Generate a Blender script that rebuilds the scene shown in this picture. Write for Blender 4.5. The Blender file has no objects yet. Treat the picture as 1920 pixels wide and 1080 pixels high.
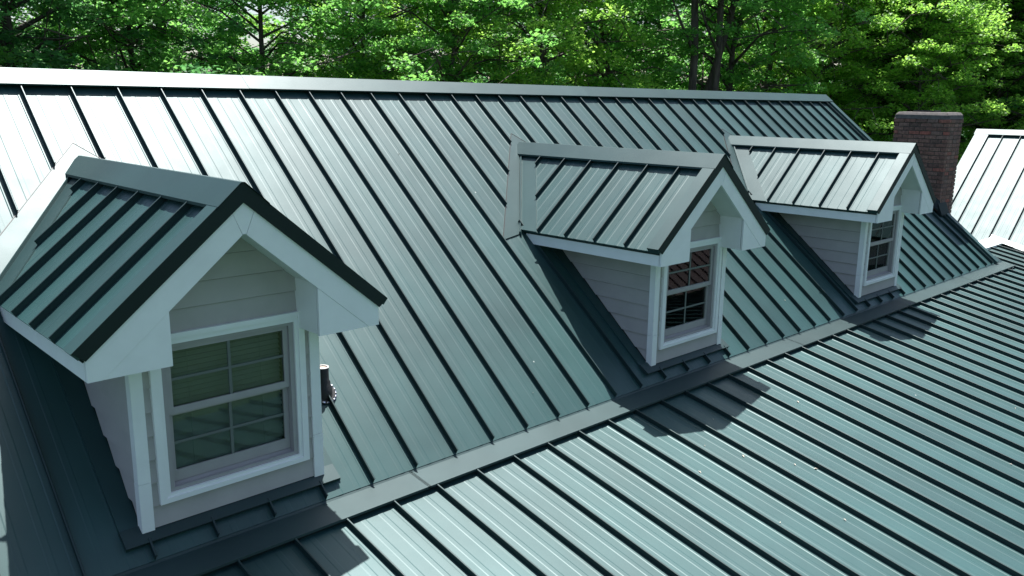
import bpy, math, random
import numpy as np
from mathutils import Vector, Matrix

random.seed(7)
rng = np.random.default_rng(11)
sc = bpy.context.scene
col = sc.collection

# ------------------------------------------------------------------ camera, world, sun, exposure
ZR = 6.7                                   # height of the seam tops at the main ridge above the ground
CAM = (-2.0953, -8.4668, -0.1018 + ZR)
PITCH, YAW, ROLL, FPX = -0.2169, 0.7622, 0.0126, 1576.17
fw = Vector((math.sin(YAW) * math.cos(PITCH), math.cos(YAW) * math.cos(PITCH), math.sin(PITCH)))
rt = Vector((math.cos(YAW), -math.sin(YAW), 0)); up = rt.cross(fw)
r2 = rt * math.cos(ROLL) + up * math.sin(ROLL); u2 = up * math.cos(ROLL) - rt * math.sin(ROLL)
cd = bpy.data.cameras.new('camera'); cam = bpy.data.objects.new('camera', cd); col.objects.link(cam)
m = Matrix(((r2.x, u2.x, -fw.x, CAM[0]), (r2.y, u2.y, -fw.y, CAM[1]), (r2.z, u2.z, -fw.z, CAM[2]), (0, 0, 0, 1)))
cam.matrix_world = m
cd.sensor_width = 36; cd.lens = 36 * FPX / 1920; cd.clip_start = .05; cd.clip_end = 2000
sc.camera = cam

SUN = Vector((0.2972, 0.2596, 1.0)).normalized()
w = bpy.data.worlds.new('World'); sc.world = w; w.use_nodes = True
nt = w.node_tree; bg = nt.nodes['Background']
sky = nt.nodes.new('ShaderNodeTexSky'); sky.sky_type = 'NISHITA'; sky.sun_disc = False
sky.sun_elevation = math.asin(SUN.z); sky.sun_rotation = math.atan2(SUN.x, SUN.y)
sky.air_density = 1.0; sky.dust_density = 2.2; sky.ozone_density = 1.0
nt.links.new(sky.outputs[0], bg.inputs[0]); bg.inputs[1].default_value = 0.085
ld = bpy.data.lights.new('sun', 'SUN'); ld.energy = 5.0; ld.angle = math.radians(.53); ld.color = (1, .99, .965)
sun = bpy.data.objects.new('sun', ld); col.objects.link(sun); sun.location = (0, 0, 40)
sun.rotation_euler = SUN.to_track_quat('Z', 'Y').to_euler()
sc.view_settings.view_transform = 'Standard'; sc.view_settings.look = 'None'
sc.view_settings.gamma = 1; sc.view_settings.exposure = 1.12
try: sc.view_settings.use_curve_mapping = False
except Exception: pass

# ------------------------------------------------------------------ materials
def new_mat(name):
    mt = bpy.data.materials.new(name); mt.use_nodes = True
    t = mt.node_tree; b = t.nodes['Principled BSDF']
    return mt, t, b
def noise(t, scale, detail=3, coord='Object', vec_scale=None, rough=.55):
    tc = t.nodes.new('ShaderNodeTexCoord'); n = t.nodes.new('ShaderNodeTexNoise')
    n.inputs['Scale'].default_value = scale; n.inputs['Detail'].default_value = detail; n.inputs['Roughness'].default_value = rough
    mp = t.nodes.new('ShaderNodeMapping')
    if vec_scale: mp.inputs['Scale'].default_value = vec_scale
    oi = t.nodes.new('ShaderNodeObjectInfo'); mu = t.nodes.new('ShaderNodeMath'); mu.operation = 'MULTIPLY'; mu.inputs[1].default_value = 37.0
    t.links.new(oi.outputs['Random'], mu.inputs[0]); t.links.new(mu.outputs[0], mp.inputs['Location'])
    t.links.new(tc.outputs[coord], mp.inputs['Vector']); t.links.new(mp.outputs[0], n.inputs['Vector'])
    return n
def ramp(t, src, stops):
    r = t.nodes.new('ShaderNodeValToRGB'); els = r.color_ramp.elements
    els[0].position, els[0].color = stops[0][0], stops[0][1]
    els[1].position, els[1].color = stops[-1][0], stops[-1][1]
    for p, c in stops[1:-1]:
        e = els.new(p); e.color = c
    t.links.new(src, r.inputs[0]); return r
def c4(c): return (c[0], c[1], c[2], 1)
def bump(t, b, src, strength, dist=.01):
    bp = t.nodes.new('ShaderNodeBump'); bp.inputs['Strength'].default_value = strength; bp.inputs['Distance'].default_value = dist
    t.links.new(src, bp.inputs['Height']); t.links.new(bp.outputs[0], b.inputs['Normal']); return bp
def mixc(t, fac, a, b):
    mx = t.nodes.new('ShaderNodeMix'); mx.data_type = 'RGBA'
    for s, v in ((fac, 0), (a, 6), (b, 7)):
        if hasattr(s, 'links'): t.links.new(s, mx.inputs[v])
        else: mx.inputs[v].default_value = s
    return mx.outputs[2]

def metal(name, base, rough, spec=.5, specks=False, oil=.06):
    mt, t, b = new_mat(name)
    n = noise(t, 1.3, 4)
    lo = tuple(v * .86 for v in base); hi = tuple(v * 1.16 for v in base)
    r = ramp(t, n.outputs['Fac'], [(.3, c4(lo)), (.7, c4(hi))])
    oi = t.nodes.new('ShaderNodeObjectInfo'); mr = t.nodes.new('ShaderNodeMapRange'); mr.inputs['To Min'].default_value = .88; mr.inputs['To Max'].default_value = 1.12
    t.links.new(oi.outputs['Random'], mr.inputs['Value'])
    vm = t.nodes.new('ShaderNodeVectorMath'); vm.operation = 'SCALE'
    t.links.new(r.outputs[0], vm.inputs[0]); t.links.new(mr.outputs[0], vm.inputs['Scale']); out = vm.outputs[0]
    if specks:                                         # droppings, chalk and dust with shapes of their own
        v = t.nodes.new('ShaderNodeTexVoronoi'); v.inputs['Scale'].default_value = 1.15
        tc = t.nodes.new('ShaderNodeNewGeometry'); t.links.new(tc.outputs['Position'], v.inputs['Vector'])
        n2 = noise(t, 30, 2)
        ad = t.nodes.new('ShaderNodeMath'); ad.operation = 'MULTIPLY_ADD'; ad.inputs[1].default_value = .03
        t.links.new(n2.outputs['Fac'], ad.inputs[0]); t.links.new(v.outputs['Distance'], ad.inputs[2])
        k = ramp(t, ad.outputs[0], [(.022, (1, 1, 1, 1)), (.027, (0, 0, 0, 1))])
        out = mixc(t, k.outputs[0], out, (.6, .6, .56, 1))
        st = noise(t, 1.0, 5, vec_scale=(9, .7, .7))
        kk = ramp(t, st.outputs['Fac'], [(.55, (0, 0, 0, 1)), (.8, (.10, .10, .10, 1))])
        out = mixc(t, kk.outputs[0], out, c4(tuple(v * 1.9 + .01 for v in base)))
    t.links.new(out, b.inputs['Base Color'])
    b.inputs['Specular IOR Level'].default_value = spec; b.inputs['Specular Tint'].default_value = (.85, .99, 1, 1)
    n3 = noise(t, 3.0, 4); rr = t.nodes.new('ShaderNodeMapRange')
    rr.inputs['To Min'].default_value = rough - .05; rr.inputs['To Max'].default_value = rough + .07
    t.links.new(n3.outputs['Fac'], rr.inputs['Value']); t.links.new(rr.outputs[0], b.inputs['Roughness'])
    n4 = noise(t, 1.6, 2); fine = noise(t, 260, 1)
    bp = bump(t, b, n4.outputs['Fac'], oil, .05)
    bp2 = t.nodes.new('ShaderNodeBump'); bp2.inputs['Strength'].default_value = .08; bp2.inputs['Distance'].default_value = .002
    t.links.new(fine.outputs['Fac'], bp2.inputs['Height']); t.links.new(bp2.outputs[0], bp.inputs['Normal'])
    return mt
M = {}
M['metal'] = metal('green_standing_seam_metal', (.017, .054, .053), .49, .55, True, .09)
M['trim'] = metal('green_trim_metal', (.015, .043, .043), .48, .50, False, .08)
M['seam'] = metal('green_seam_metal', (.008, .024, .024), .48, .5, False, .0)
M['flash'] = metal('grey_green_flashing', (.022, .042, .043), .50, .34, False, .08)
M['dark'] = metal('black_green_rake_metal', (.010, .018, .017), .6, .3, False, .02)

def paint(name, base, rough=.55, dirt=.12, scale=6, lap=None):
    mt, t, b = new_mat(name)
    n = noise(t, scale, 5); n2 = noise(t, 1.2, 4, vec_scale=(1, 1, .4))
    r = ramp(t, n.outputs['Fac'], [(.3, c4(tuple(v * (1 - dirt) for v in base))), (.65, c4(base))])
    k = ramp(t, n2.outputs['Fac'], [(.52, (0, 0, 0, 1)), (.8, (.5, .5, .5, 1))])
    o = mixc(t, k.outputs[0], r.outputs[0], c4(tuple(v * (1 - dirt) * .95 for v in base)))
    t.links.new(o, b.inputs['Base Color']); b.inputs['Roughness'].default_value = rough
    g = noise(t, 60, 3, vec_scale=(.15, .15, 1) if lap else None)
    bump(t, b, g.outputs['Fac'], .12, .003)
    return mt
M['white'] = paint('white_trim_paint', (.86, .87, .86), .5, .06)
M['siding'] = paint('greige_siding_paint', (.44, .415, .405), .65, .10, 5, True)
M['vinyl'] = paint('taupe_window_vinyl', (.37, .35, .355), .45, .10)
M['muntin'] = paint('pale_muntin', (.13, .15, .145), .5, .05)
M['blind'] = paint('blind_slat_paint', (.70, .72, .68), .6, .1)
M['wallcore'] = paint('wall_building_paper', (.035, .034, .033), .9, .1)
M['soffit'] = paint('white_soffit', (.74, .75, .73), .6, .06)
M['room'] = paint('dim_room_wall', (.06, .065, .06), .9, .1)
M['red'] = paint('red_roof_metal', (.045, .030, .031), .5, .2)
M['concrete'] = paint('chimney_crown_mortar', (.13, .115, .11), .9, .4, 14)
M['mortar'] = paint('brick_mortar', (.10, .085, .075), .95, .3, 20)
M['pvc'] = paint('cut_pvc', (.78, .72, .66), .5, .05)
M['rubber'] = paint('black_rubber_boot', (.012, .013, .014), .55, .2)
M['sealant'] = paint('sealant_in_pipe', (.60, .46, .38), .8, .15, 30)

mt, t, b = new_mat('aluminium_flange'); b.inputs['Base Color'].default_value = (.8, .8, .8, 1); b.inputs['Metallic'].default_value = 1; b.inputs['Roughness'].default_value = .3
M['alu'] = mt
# glass: clear sheet that reflects by Fresnel
mt, t, b = new_mat('window_glass'); t.nodes.remove(b)
tr = t.nodes.new('ShaderNodeBsdfTransparent'); tr.inputs[0].default_value = (.66, .71, .69, 1)
gl = t.nodes.new('ShaderNodeBsdfGlossy'); gl.inputs['Roughness'].default_value = .02; gl.inputs[0].default_value = (1, 1, 1, 1)
fr = t.nodes.new('ShaderNodeFresnel'); fr.inputs[0].default_value = 1.42
mx = t.nodes.new('ShaderNodeMixShader')
n = noise(t, 2.2, 2); bp = t.nodes.new('ShaderNodeBump'); bp.inputs['Strength'].default_value = .02; bp.inputs['Distance'].default_value = .02
t.links.new(n.outputs['Fac'], bp.inputs['Height']); t.links.new(bp.outputs[0], gl.inputs['Normal'])
t.links.new(fr.outputs[0], mx.inputs[0]); t.links.new(tr.outputs[0], mx.inputs[1]); t.links.new(gl.outputs[0], mx.inputs[2])
t.links.new(mx.outputs[0], t.nodes['Material Output'].inputs[0])
M['glass'] = mt
# brick: colour per brick
mt, t, b = new_mat('weathered_red_brick')
oi = t.nodes.new('ShaderNodeObjectInfo')
r = ramp(t, oi.outputs['Random'], [(0, (.15, .09, .074, 1)), (.3, (.23, .115, .088, 1)), (.65, (.28, .16, .125, 1)), (.85, (.20, .13, .11, 1)), (1, (.40, .12, .085, 1))])
n = noise(t, 25, 5); k = ramp(t, n.outputs['Fac'], [(.35, (.55, .55, .55, 1)), (.7, (1.15, 1.1, 1.1, 1))])
mx = t.nodes.new('ShaderNodeMix'); mx.data_type = 'RGBA'; mx.blend_type = 'MULTIPLY'; mx.inputs[0].default_value = 1
t.links.new(r.outputs[0], mx.inputs[6]); t.links.new(k.outputs[0], mx.inputs[7]); t.links.new(mx.outputs[2], b.inputs['Base Color'])
b.inputs['Roughness'].default_value = .9; bump(t, b, n.outputs['Fac'], .5, .006)
M['brick'] = mt
# leaves
def leaf_mat(name, dark, mid, light):
    mt, t, b = new_mat(name)
    g = t.nodes.new('ShaderNodeNewGeometry')
    nz = noise(t, .45, 3)
    ad = t.nodes.new('ShaderNodeMath'); ad.operation = 'MULTIPLY_ADD'; ad.inputs[1].default_value = .45
    t.links.new(g.outputs['Random Per Island'], ad.inputs[0])
    s2 = t.nodes.new('ShaderNodeMath'); s2.operation = 'MULTIPLY'; s2.inputs[1].default_value = .75
    t.links.new(nz.outputs['Fac'], s2.inputs[0]); t.links.new(s2.outputs[0], ad.inputs[2])
    r = ramp(t, ad.outputs[0], [(.2, c4(dark)), (.55, c4(mid)), (.9, c4(light))])
    t.links.new(r.outputs[0], b.inputs['Base Color']); b.inputs['Roughness'].default_value = .45; b.inputs['Specular IOR Level'].default_value = .35
    tl = t.nodes.new('ShaderNodeBsdfTranslucent')
    hs = t.nodes.new('ShaderNodeHueSaturation'); hs.inputs['Hue'].default_value = .492; hs.inputs['Saturation'].default_value = 1.02; hs.inputs['Value'].default_value = 2.15
    t.links.new(r.outputs[0], hs.inputs['Color']); t.links.new(hs.outputs[0], tl.inputs[0])
    ms = t.nodes.new('ShaderNodeMixShader'); ms.inputs[0].default_value = .55
    t.links.new(b.outputs[0], ms.inputs[1]); t.links.new(tl.outputs[0], ms.inputs[2]); t.links.new(ms.outputs[0], t.nodes['Material Output'].inputs[0])
    return mt
M['leafA'] = leaf_mat('leaf_mid_green', (.065, .185, .043), (.10, .26, .058), (.16, .34, .08))
M['leafB'] = leaf_mat('leaf_yellow_green', (.09, .22, .040), (.155, .31, .052), (.23, .39, .075))
M['leafC'] = leaf_mat('leaf_deep_green', (.035, .12, .042), (.055, .165, .052), (.09, .22, .07))
mt, t, b = new_mat('bark')
n = noise(t, 9, 6, vec_scale=(1, 1, .2)); r = ramp(t, n.outputs['Fac'], [(.3, (.028, .022, .018, 1)), (.7, (.11, .09, .075, 1))])
t.links.new(r.outputs[0], b.inputs['Base Color']); b.inputs['Roughness'].default_value = .9; bump(t, b, n.outputs['Fac'], .8, .03)
M['bark'] = mt
M['litter'] = paint('dead_leaf', (.50, .46, .38), .8, .5, 40)
mt, t, b = new_mat('dry_vine'); b.inputs['Base Color'].default_value = (.22, .19, .15, 1); b.inputs['Roughness'].default_value = .9; M['vine'] = mt
mt, t, b = new_mat('lawn')
n = noise(t, .35, 6); n2 = noise(t, 14, 3); r = ramp(t, n.outputs['Fac'], [(.3, (.018, .050, .018, 1)), (.6, (.030, .078, .026, 1)), (.85, (.06, .075, .035, 1))])
t.links.new(r.outputs[0], b.inputs['Base Color']); b.inputs['Roughness'].default_value = .95; bump(t, b, n2.outputs['Fac'], .6, .05)
M['lawn'] = mt

# ------------------------------------------------------------------ helpers
def mk(name, verts, faces, mat, parent=None, loc=(0, 0, 0), smooth=False):
    me = bpy.data.meshes.new(name); me.from_pydata([tuple(v) for v in verts], [], faces); me.update()
    if smooth:
        for p in me.polygons: p.use_smooth = True
    me.materials.append(mat if not isinstance(mat, str) else M[mat])
    o = bpy.data.objects.new(name, me); col.objects.link(o); o.location = loc
    if parent: o.parent = parent
    return o
def inst(src, parent, loc=None):
    o = bpy.data.objects.new(src.name.split('.')[0], src.data); col.objects.link(o); o.parent = parent
    o.location = loc if loc is not None else src.location
    return o
def empty(name, loc=(0, 0, 0), parent=None):
    o = bpy.data.objects.new(name, None); col.objects.link(o); o.location = loc; o.empty_display_size = .3
    if parent: o.parent = parent
    return o
def tag(o, label, cat, group=None, kind=None):
    if label: o['label'] = label
    if cat: o['category'] = cat
    if group: o['group'] = group
    if kind: o['kind'] = kind
    return o
class G:
    """collects geometry for one mesh"""
    def __init__(s): s.v = []; s.f = []
    def add(s, v, f):
        k = len(s.v); s.v += [tuple(p) for p in v]; s.f += [tuple(i + k for i in q) for q in f]; return s
    def box(s, x0, x1, y0, y1, z0, z1):
        return s.add([(x0, y0, z0), (x1, y0, z0), (x1, y1, z0), (x0, y1, z0), (x0, y0, z1), (x1, y0, z1), (x1, y1, z1), (x0, y1, z1)],
                     [(0, 3, 2, 1), (4, 5, 6, 7), (0, 1, 5, 4), (1, 2, 6, 5), (2, 3, 7, 6), (3, 0, 4, 7)])
    def prism(s, a, bb):
        n = len(a)
        return s.add(list(a) + list(bb), [tuple(range(n - 1, -1, -1)), tuple(range(n, 2 * n))] + [(i, (i + 1) % n, n + (i + 1) % n, n + i) for i in range(n)])
    def hexa(s, q):                     # 8 corners: bottom ring 0-3, top ring 4-7
        return s.add(q, [(0, 3, 2, 1), (4, 5, 6, 7), (0, 1, 5, 4), (1, 2, 6, 5), (2, 3, 7, 6), (3, 0, 4, 7)])
    def strip(s, rows):                 # rows of equal length -> quads
        k = len(s.v); n = len(rows[0])
        for r in rows: s.v += [tuple(p) for p in r]
        for i in range(len(rows) - 1):
            for j in range(n - 1): s.f.append((k + i * n + j, k + i * n + j + 1, k + (i + 1) * n + j + 1, k + (i + 1) * n + j))
        return s
    def lathe(s, prof, c, seg=24, jit=0):
        rows = []
        for (r, z) in prof:
            rows.append([(c[0] + r * math.cos(2 * math.pi * i / seg), c[1] + r * math.sin(2 * math.pi * i / seg), c[2] + z) for i in range(seg + 1)])
        return s.strip(rows)
    def tube(s, pts, rad, seg=7):
        rows = []; ref = Vector((.37, .21, .9)).normalized()
        for i, p in enumerate(pts):
            p = Vector(p); d = (Vector(pts[min(i + 1, len(pts) - 1)]) - Vector(pts[max(i - 1, 0)])).normalized()
            a = d.cross(ref);  a = a.normalized() if a.length > 1e-4 else Vector((1, 0, 0)); bq = d.cross(a)
            rows.append([p + (a * math.cos(2 * math.pi * k / seg) + bq * math.sin(2 * math.pi * k / seg)) * rad[i] for k in range(seg + 1)])
        return s.strip(rows)
    def obj(s, name, mat, parent=None, loc=(0, 0, 0), smooth=False): return mk(name, s.v, s.f, mat, parent, loc, smooth)
def clip(poly, a, b_, c):
    """keep a*x+b*y<=c of a convex 2D polygon"""
    out = []
    for i in range(len(poly)):
        p, q = poly[i], poly[(i + 1) % len(poly)]
        dp, dq = a * p[0] + b_ * p[1] - c, a * q[0] + b_ * q[1] - c
        if dp <= 1e-9: out.append(p)
        if (dp < -1e-9 and dq > 1e-9) or (dp > 1e-9 and dq < -1e-9):
            k = dp / (dp - dq); out.append((p[0] + (q[0] - p[0]) * k, p[1] + (q[1] - p[1]) * k))
    return out
class Plane:
    """roof plane: across (x), down the slope (u), above the seam tops (v)"""
    def __init__(s, O, ex, eu, en): s.O, s.ex, s.eu, s.en = Vector(O), Vector(ex), Vector(eu), Vector(en)
    def __call__(s, x, u, v=0): return s.O + s.ex * x + s.eu * u + s.en * v

S = 0.4064; HS = .050; SW = .013              # panel width, seam height, seam thickness
TH, L = .6837, 4.5619; ct, st_, tt = math.cos(TH), math.sin(TH), math.tan(TH)
PH, YP, ZP, DP = .2057, -3.7521, -2.974, .0383
XL, XR = -12, 37                              # seam numbers of the house's two ends
main = Plane((0, 0, ZR), (1, 0, 0), (0, -ct, -st_), (0, -st_, ct))
porch = Plane((0, YP, ZP + ZR), (1, 0, 0), (0, -math.cos(PH), -math.sin(PH)), (0, -math.sin(PH), math.cos(PH)))
PROF = [(0, 0), (.012, 0), (.100, 0), (.109, .0014), (.140, .0014), (.149, 0), (.248, 0), (.257, .0014), (.288, .0014), (.297, 0), (.362, 0), (.370, .0030), (.4064, .0034)]
def pan(plane, x0, u0, u1, clips=(), v=-HS, hem=.012, width=S, rib=1.0):
    """one roof panel between two seams with two pencil ribs, hemmed at its lower edge"""
    g = G(); k = width / S
    for (a, va), (b_, vb) in zip(PROF[:-1], PROF[1:]):
        if a < .35: va, vb = va * rib, vb * rib
        xa, xb = x0 + a * k, x0 + b_ * k
        poly = [(xa, u0), (xb, u0), (xb, u1), (xa, u1)]
        for c in clips:
            poly = clip(poly, *c)
            if len(poly) < 3: break
        if len(poly) < 3: continue
        pts = [plane(x, u, v + va + (vb - va) * (0 if xb == xa else (x - xa) / (xb - xa))) for x, u in poly]
        g.add(pts, [tuple(range(len(pts)))])
        low = [(x, u) for x, u in poly if abs(u - u1) < 1e-6]
        if len(low) == 2 and hem:
            (xx0, _), (xx1, _) = low
            f = lambda x: v + va + (vb - va) * ((x - xa) / (xb - xa))
            g.add([plane(xx0, u1, f(xx0)), plane(xx1, u1, f(xx1)), plane(xx1, u1 + .001, f(xx1) - hem), plane(xx0, u1 + .001, f(xx0) - hem)], [(0, 1, 2, 3)])
    return g
def seam(plane, x, u0, u1, h=HS, wd=SW, droop=0):
    """a standing seam: thin upright fold with a rounded-over cap, cut back at its lower end"""
    g = G(); a = wd / 2
    sec = [(-a * .55, -h - .002), (-a * .55, -.012), (-a, -.010), (-a, -.002), (-a * .5, 0), (a * .5, 0), (a, -.002), (a, -.010), (a * .55, -.012), (a * .55, -h - .002)]
    A = [plane(x + p, u0, q) for p, q in sec]; B = [plane(x + p, u1 + (.0 if q < -.02 else -.006), q) for p, q in sec]
    return g.prism(A, B)
def sheet(plane, poly, v, mat, name, parent, lip=.008, thick=.0015):
    """flat flashing cut from sheet metal, with its edge turned down"""
    g = G(); top = [plane(x, u, v) for x, u in poly]; bot = [plane(x, u, v - lip) for x, u in poly]
    g.prism(bot, top); return g.obj(name, mat, parent)

# ------------------------------------------------------------------ ground
gnd = G().add([(-400, -400, 0), (400, -400, 0), (400, 400, 0), (-400, 400, 0)], [(0, 1, 2, 3)]).obj('ground', 'lawn'); gnd['kind'] = 'structure'

# ------------------------------------------------------------------ the house
house = empty('house')
tag(house, 'white and greige house with dark green standing seam metal roofs and gabled dormers', 'house')
XE0, XE1 = XL * S - .06, 15.20
# walls (gable box under the roof)
yb = 3.9
def gz(y, dv): return ZR - abs(y - .17) * tt + .138 - dv
g = G()
prof = [(-3.40, .0), (-3.40, gz(-3.40, .22)), (.17, gz(.17, .22)), (yb, gz(yb, .22)), (yb, 0)]
g.prism([(XE0 + .25, y, z) for y, z in prof], [(XE1 - .25, y, z) for y, z in prof]); g.obj('wall', 'siding', house)

# main roof: deck, panels, seams, ridge cap, rake trim
mroof = G()
dk = [main(0, -.20, -HS-.014), main(0, L - .02, -HS-.014), main(0, L - .02, -.12), main(0, -.10, -.20)]
mroof.prism([(XE0 + .02, p.y, p.z) for p in dk], [(XE1 - .02, p.y, p.z) for p in dk])
mirror = lambda p: (p[0], .34 - p[1], p[2])
mroof.prism([mirror((XE0 + .02, p.y, p.z)) for p in dk], [mirror((XE1 - .02, p.y, p.z)) for p in dk])
mroof = mroof.obj('main_roof', 'dark', house)

ZA, ZE, WD, YG, YF = -.5874, -1.4557, 1.0306, -3.6894, -3.3692
XC = (.219, 5.4253, 10.2704)
MD = (ZA - ZE) / WD; AL = math.atan(MD); ca, sa = math.cos(AL), math.sin(AL)
vout = lambda dx: -.565 - .977 * dx            # outer edge of the valley flashing on the main roof (plan)
pp = pan(main, 0, -.19, L).obj('roof_panel', 'metal', mroof, (XL * S, 0, 0))
for n in range(XL + 1, 37): inst(pp, mroof, (n * S, 0, 0))
xl = 37 * S; pan(main, xl, -.19, L, width=15.13 - xl + .001).obj('roof_panel', 'metal', mroof)
for n in list(range(XL, 37)) + [36.78]:
    x = n * S; segs = [(-.18, L - .004)]
    for xc in XC:
        d = abs(x - xc)
        if d < .775: segs = [(-.18, -vout(d) / ct), (3.43 / ct, L - .004)]
        elif d < 1.10: segs = [(-.18, -vout(d) / ct), (-(ZA - MD * d + .02) / st_ + .02, L - .004)]
        elif d < 1.335: segs = [(-.18, -vout(d) / ct), (1.90 / ct, L - .004)]
    for a, b_ in segs: seam(main, x, a, b_).obj('standing_seam', 'seam', mroof)
for a, b_, dv in ((XE0 - .03, 2.17, 0), (2.14, 7.52, .0025), (7.49, XE1 + .03, 0)):
    g = G(); T = .0015
    def cap(x):
        r = [main(x, 0, .012 + dv - .014), main(x, -.001, .012 + dv), main(x, -.222, .010 + dv)]
        return [(x, p.y, p.z) for p in r] + [mirror((x, p.y, p.z)) for p in reversed(r)]
    def cap2(x): return [(p[0], p[1], p[2] - .003) for p in cap(x)]
    lst = cap(a), cap(b_)
    g.strip(lst); g.strip([cap2(a)[::-1], cap2(b_)[::-1]])
    for c in (cap(a), cap(b_)): pass
    g.obj('ridge_cap', 'trim', mroof)
g = G().hexa([main(XE0 + .02, -.16, -HS), main(XE1 - .02, -.16, -HS), main(XE1 - .02, -.05, -HS), main(XE0 + .02, -.05, -HS), main(XE0 + .02, -.16, .002), main(XE1 - .02, -.16, .002), main(XE1 - .02, -.05, .002), main(XE0 + .02, -.05, .002)])
g.obj('closure_strip', 'dark', mroof)
for x0, x1 in ((XE0 - .02, XE0 + .10), (15.09, 15.22)):
    g = G().hexa([main(x0, -.215, -HS - .1), main(x1, -.215, -HS - .1), main(x1, L + .01, -HS - .1), main(x0, L + .01, -HS - .1), main(x0, -.215, .001), main(x1, -.215, .001), main(x1, L + .01, .001), main(x0, L + .01, .001)])
    g.obj('rake_trim', 'trim', mroof)

# porch roof and the flashing where the two pitches meet
pr = G()
dk = [porch(0, -.2, -HS-.014), porch(0, 4.0, -HS-.014), porch(0, 4.0, -.16), porch(0, -.2, -.16)]
pr.prism([(XE0, p.y, p.z) for p in dk], [(15.68, p.y, p.z) for p in dk]); pr = pr.obj('porch_roof', 'dark', house)
pp = pan(porch, DP * S, -.06, 4.06).obj('roof_panel', 'metal', pr, (XL * S, 0, 0))
ss = seam(porch, DP * S, -.012, 4.055).obj('standing_seam', 'seam', pr, (XL * S, 0, 0))
for n in range(XL + 1, 38): inst(pp, pr, (n * S, 0, 0)); inst(ss, pr, (n * S, 0, 0))
inst(ss, pr, (38 * S, 0, 0))
q0, q1 = main(0, L - .14, -HS-.014), Vector((0, -3.520, ZR - 2.938))
q2 = Vector((0, YP, ZP + ZR + .004)); q3 = q2 + Vector((0, -.002, -.016))
k0 = XE0
for k1 in (1.58, 4.30, 7.4, 10.6, 13.3, 15.5):
    dz = .002 if int(k1 * 10) % 2 else 0
    rows = [[(x, q.y, q.z + dz) for q in (q0, q1, q2, q3)] for x in (k0 - .03, k1)]
    G().strip(rows).obj('transition_flashing', 'flash', pr); k0 = k1
g = G(); a, b_ = porch(0, -.06, 0), porch(0, -.06, -HS)
g.box(XE0, 15.45, YP + .035, YP + .06, ZP + ZR - .06, ZP + ZR + .002); g.obj('closure_strip', 'dark', pr)
# porch posts and beam, gutter edge (below the frame, keeps the roof standing)
G().box(XE0 + .1, 15.6, -7.45, -7.31, ZR - 4.15, ZR - 3.93).obj('porch_beam', 'white', house)
pst = G().box(-.07, .07, -.07, .07, 0, ZR - 4.15).obj('porch_post', 'white', house, (XE0 + .3, -7.38, 0))
for i in range(1, 7): inst(pst, house, (XE0 + .3 + i * 3.3, -7.38, 0))

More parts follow.
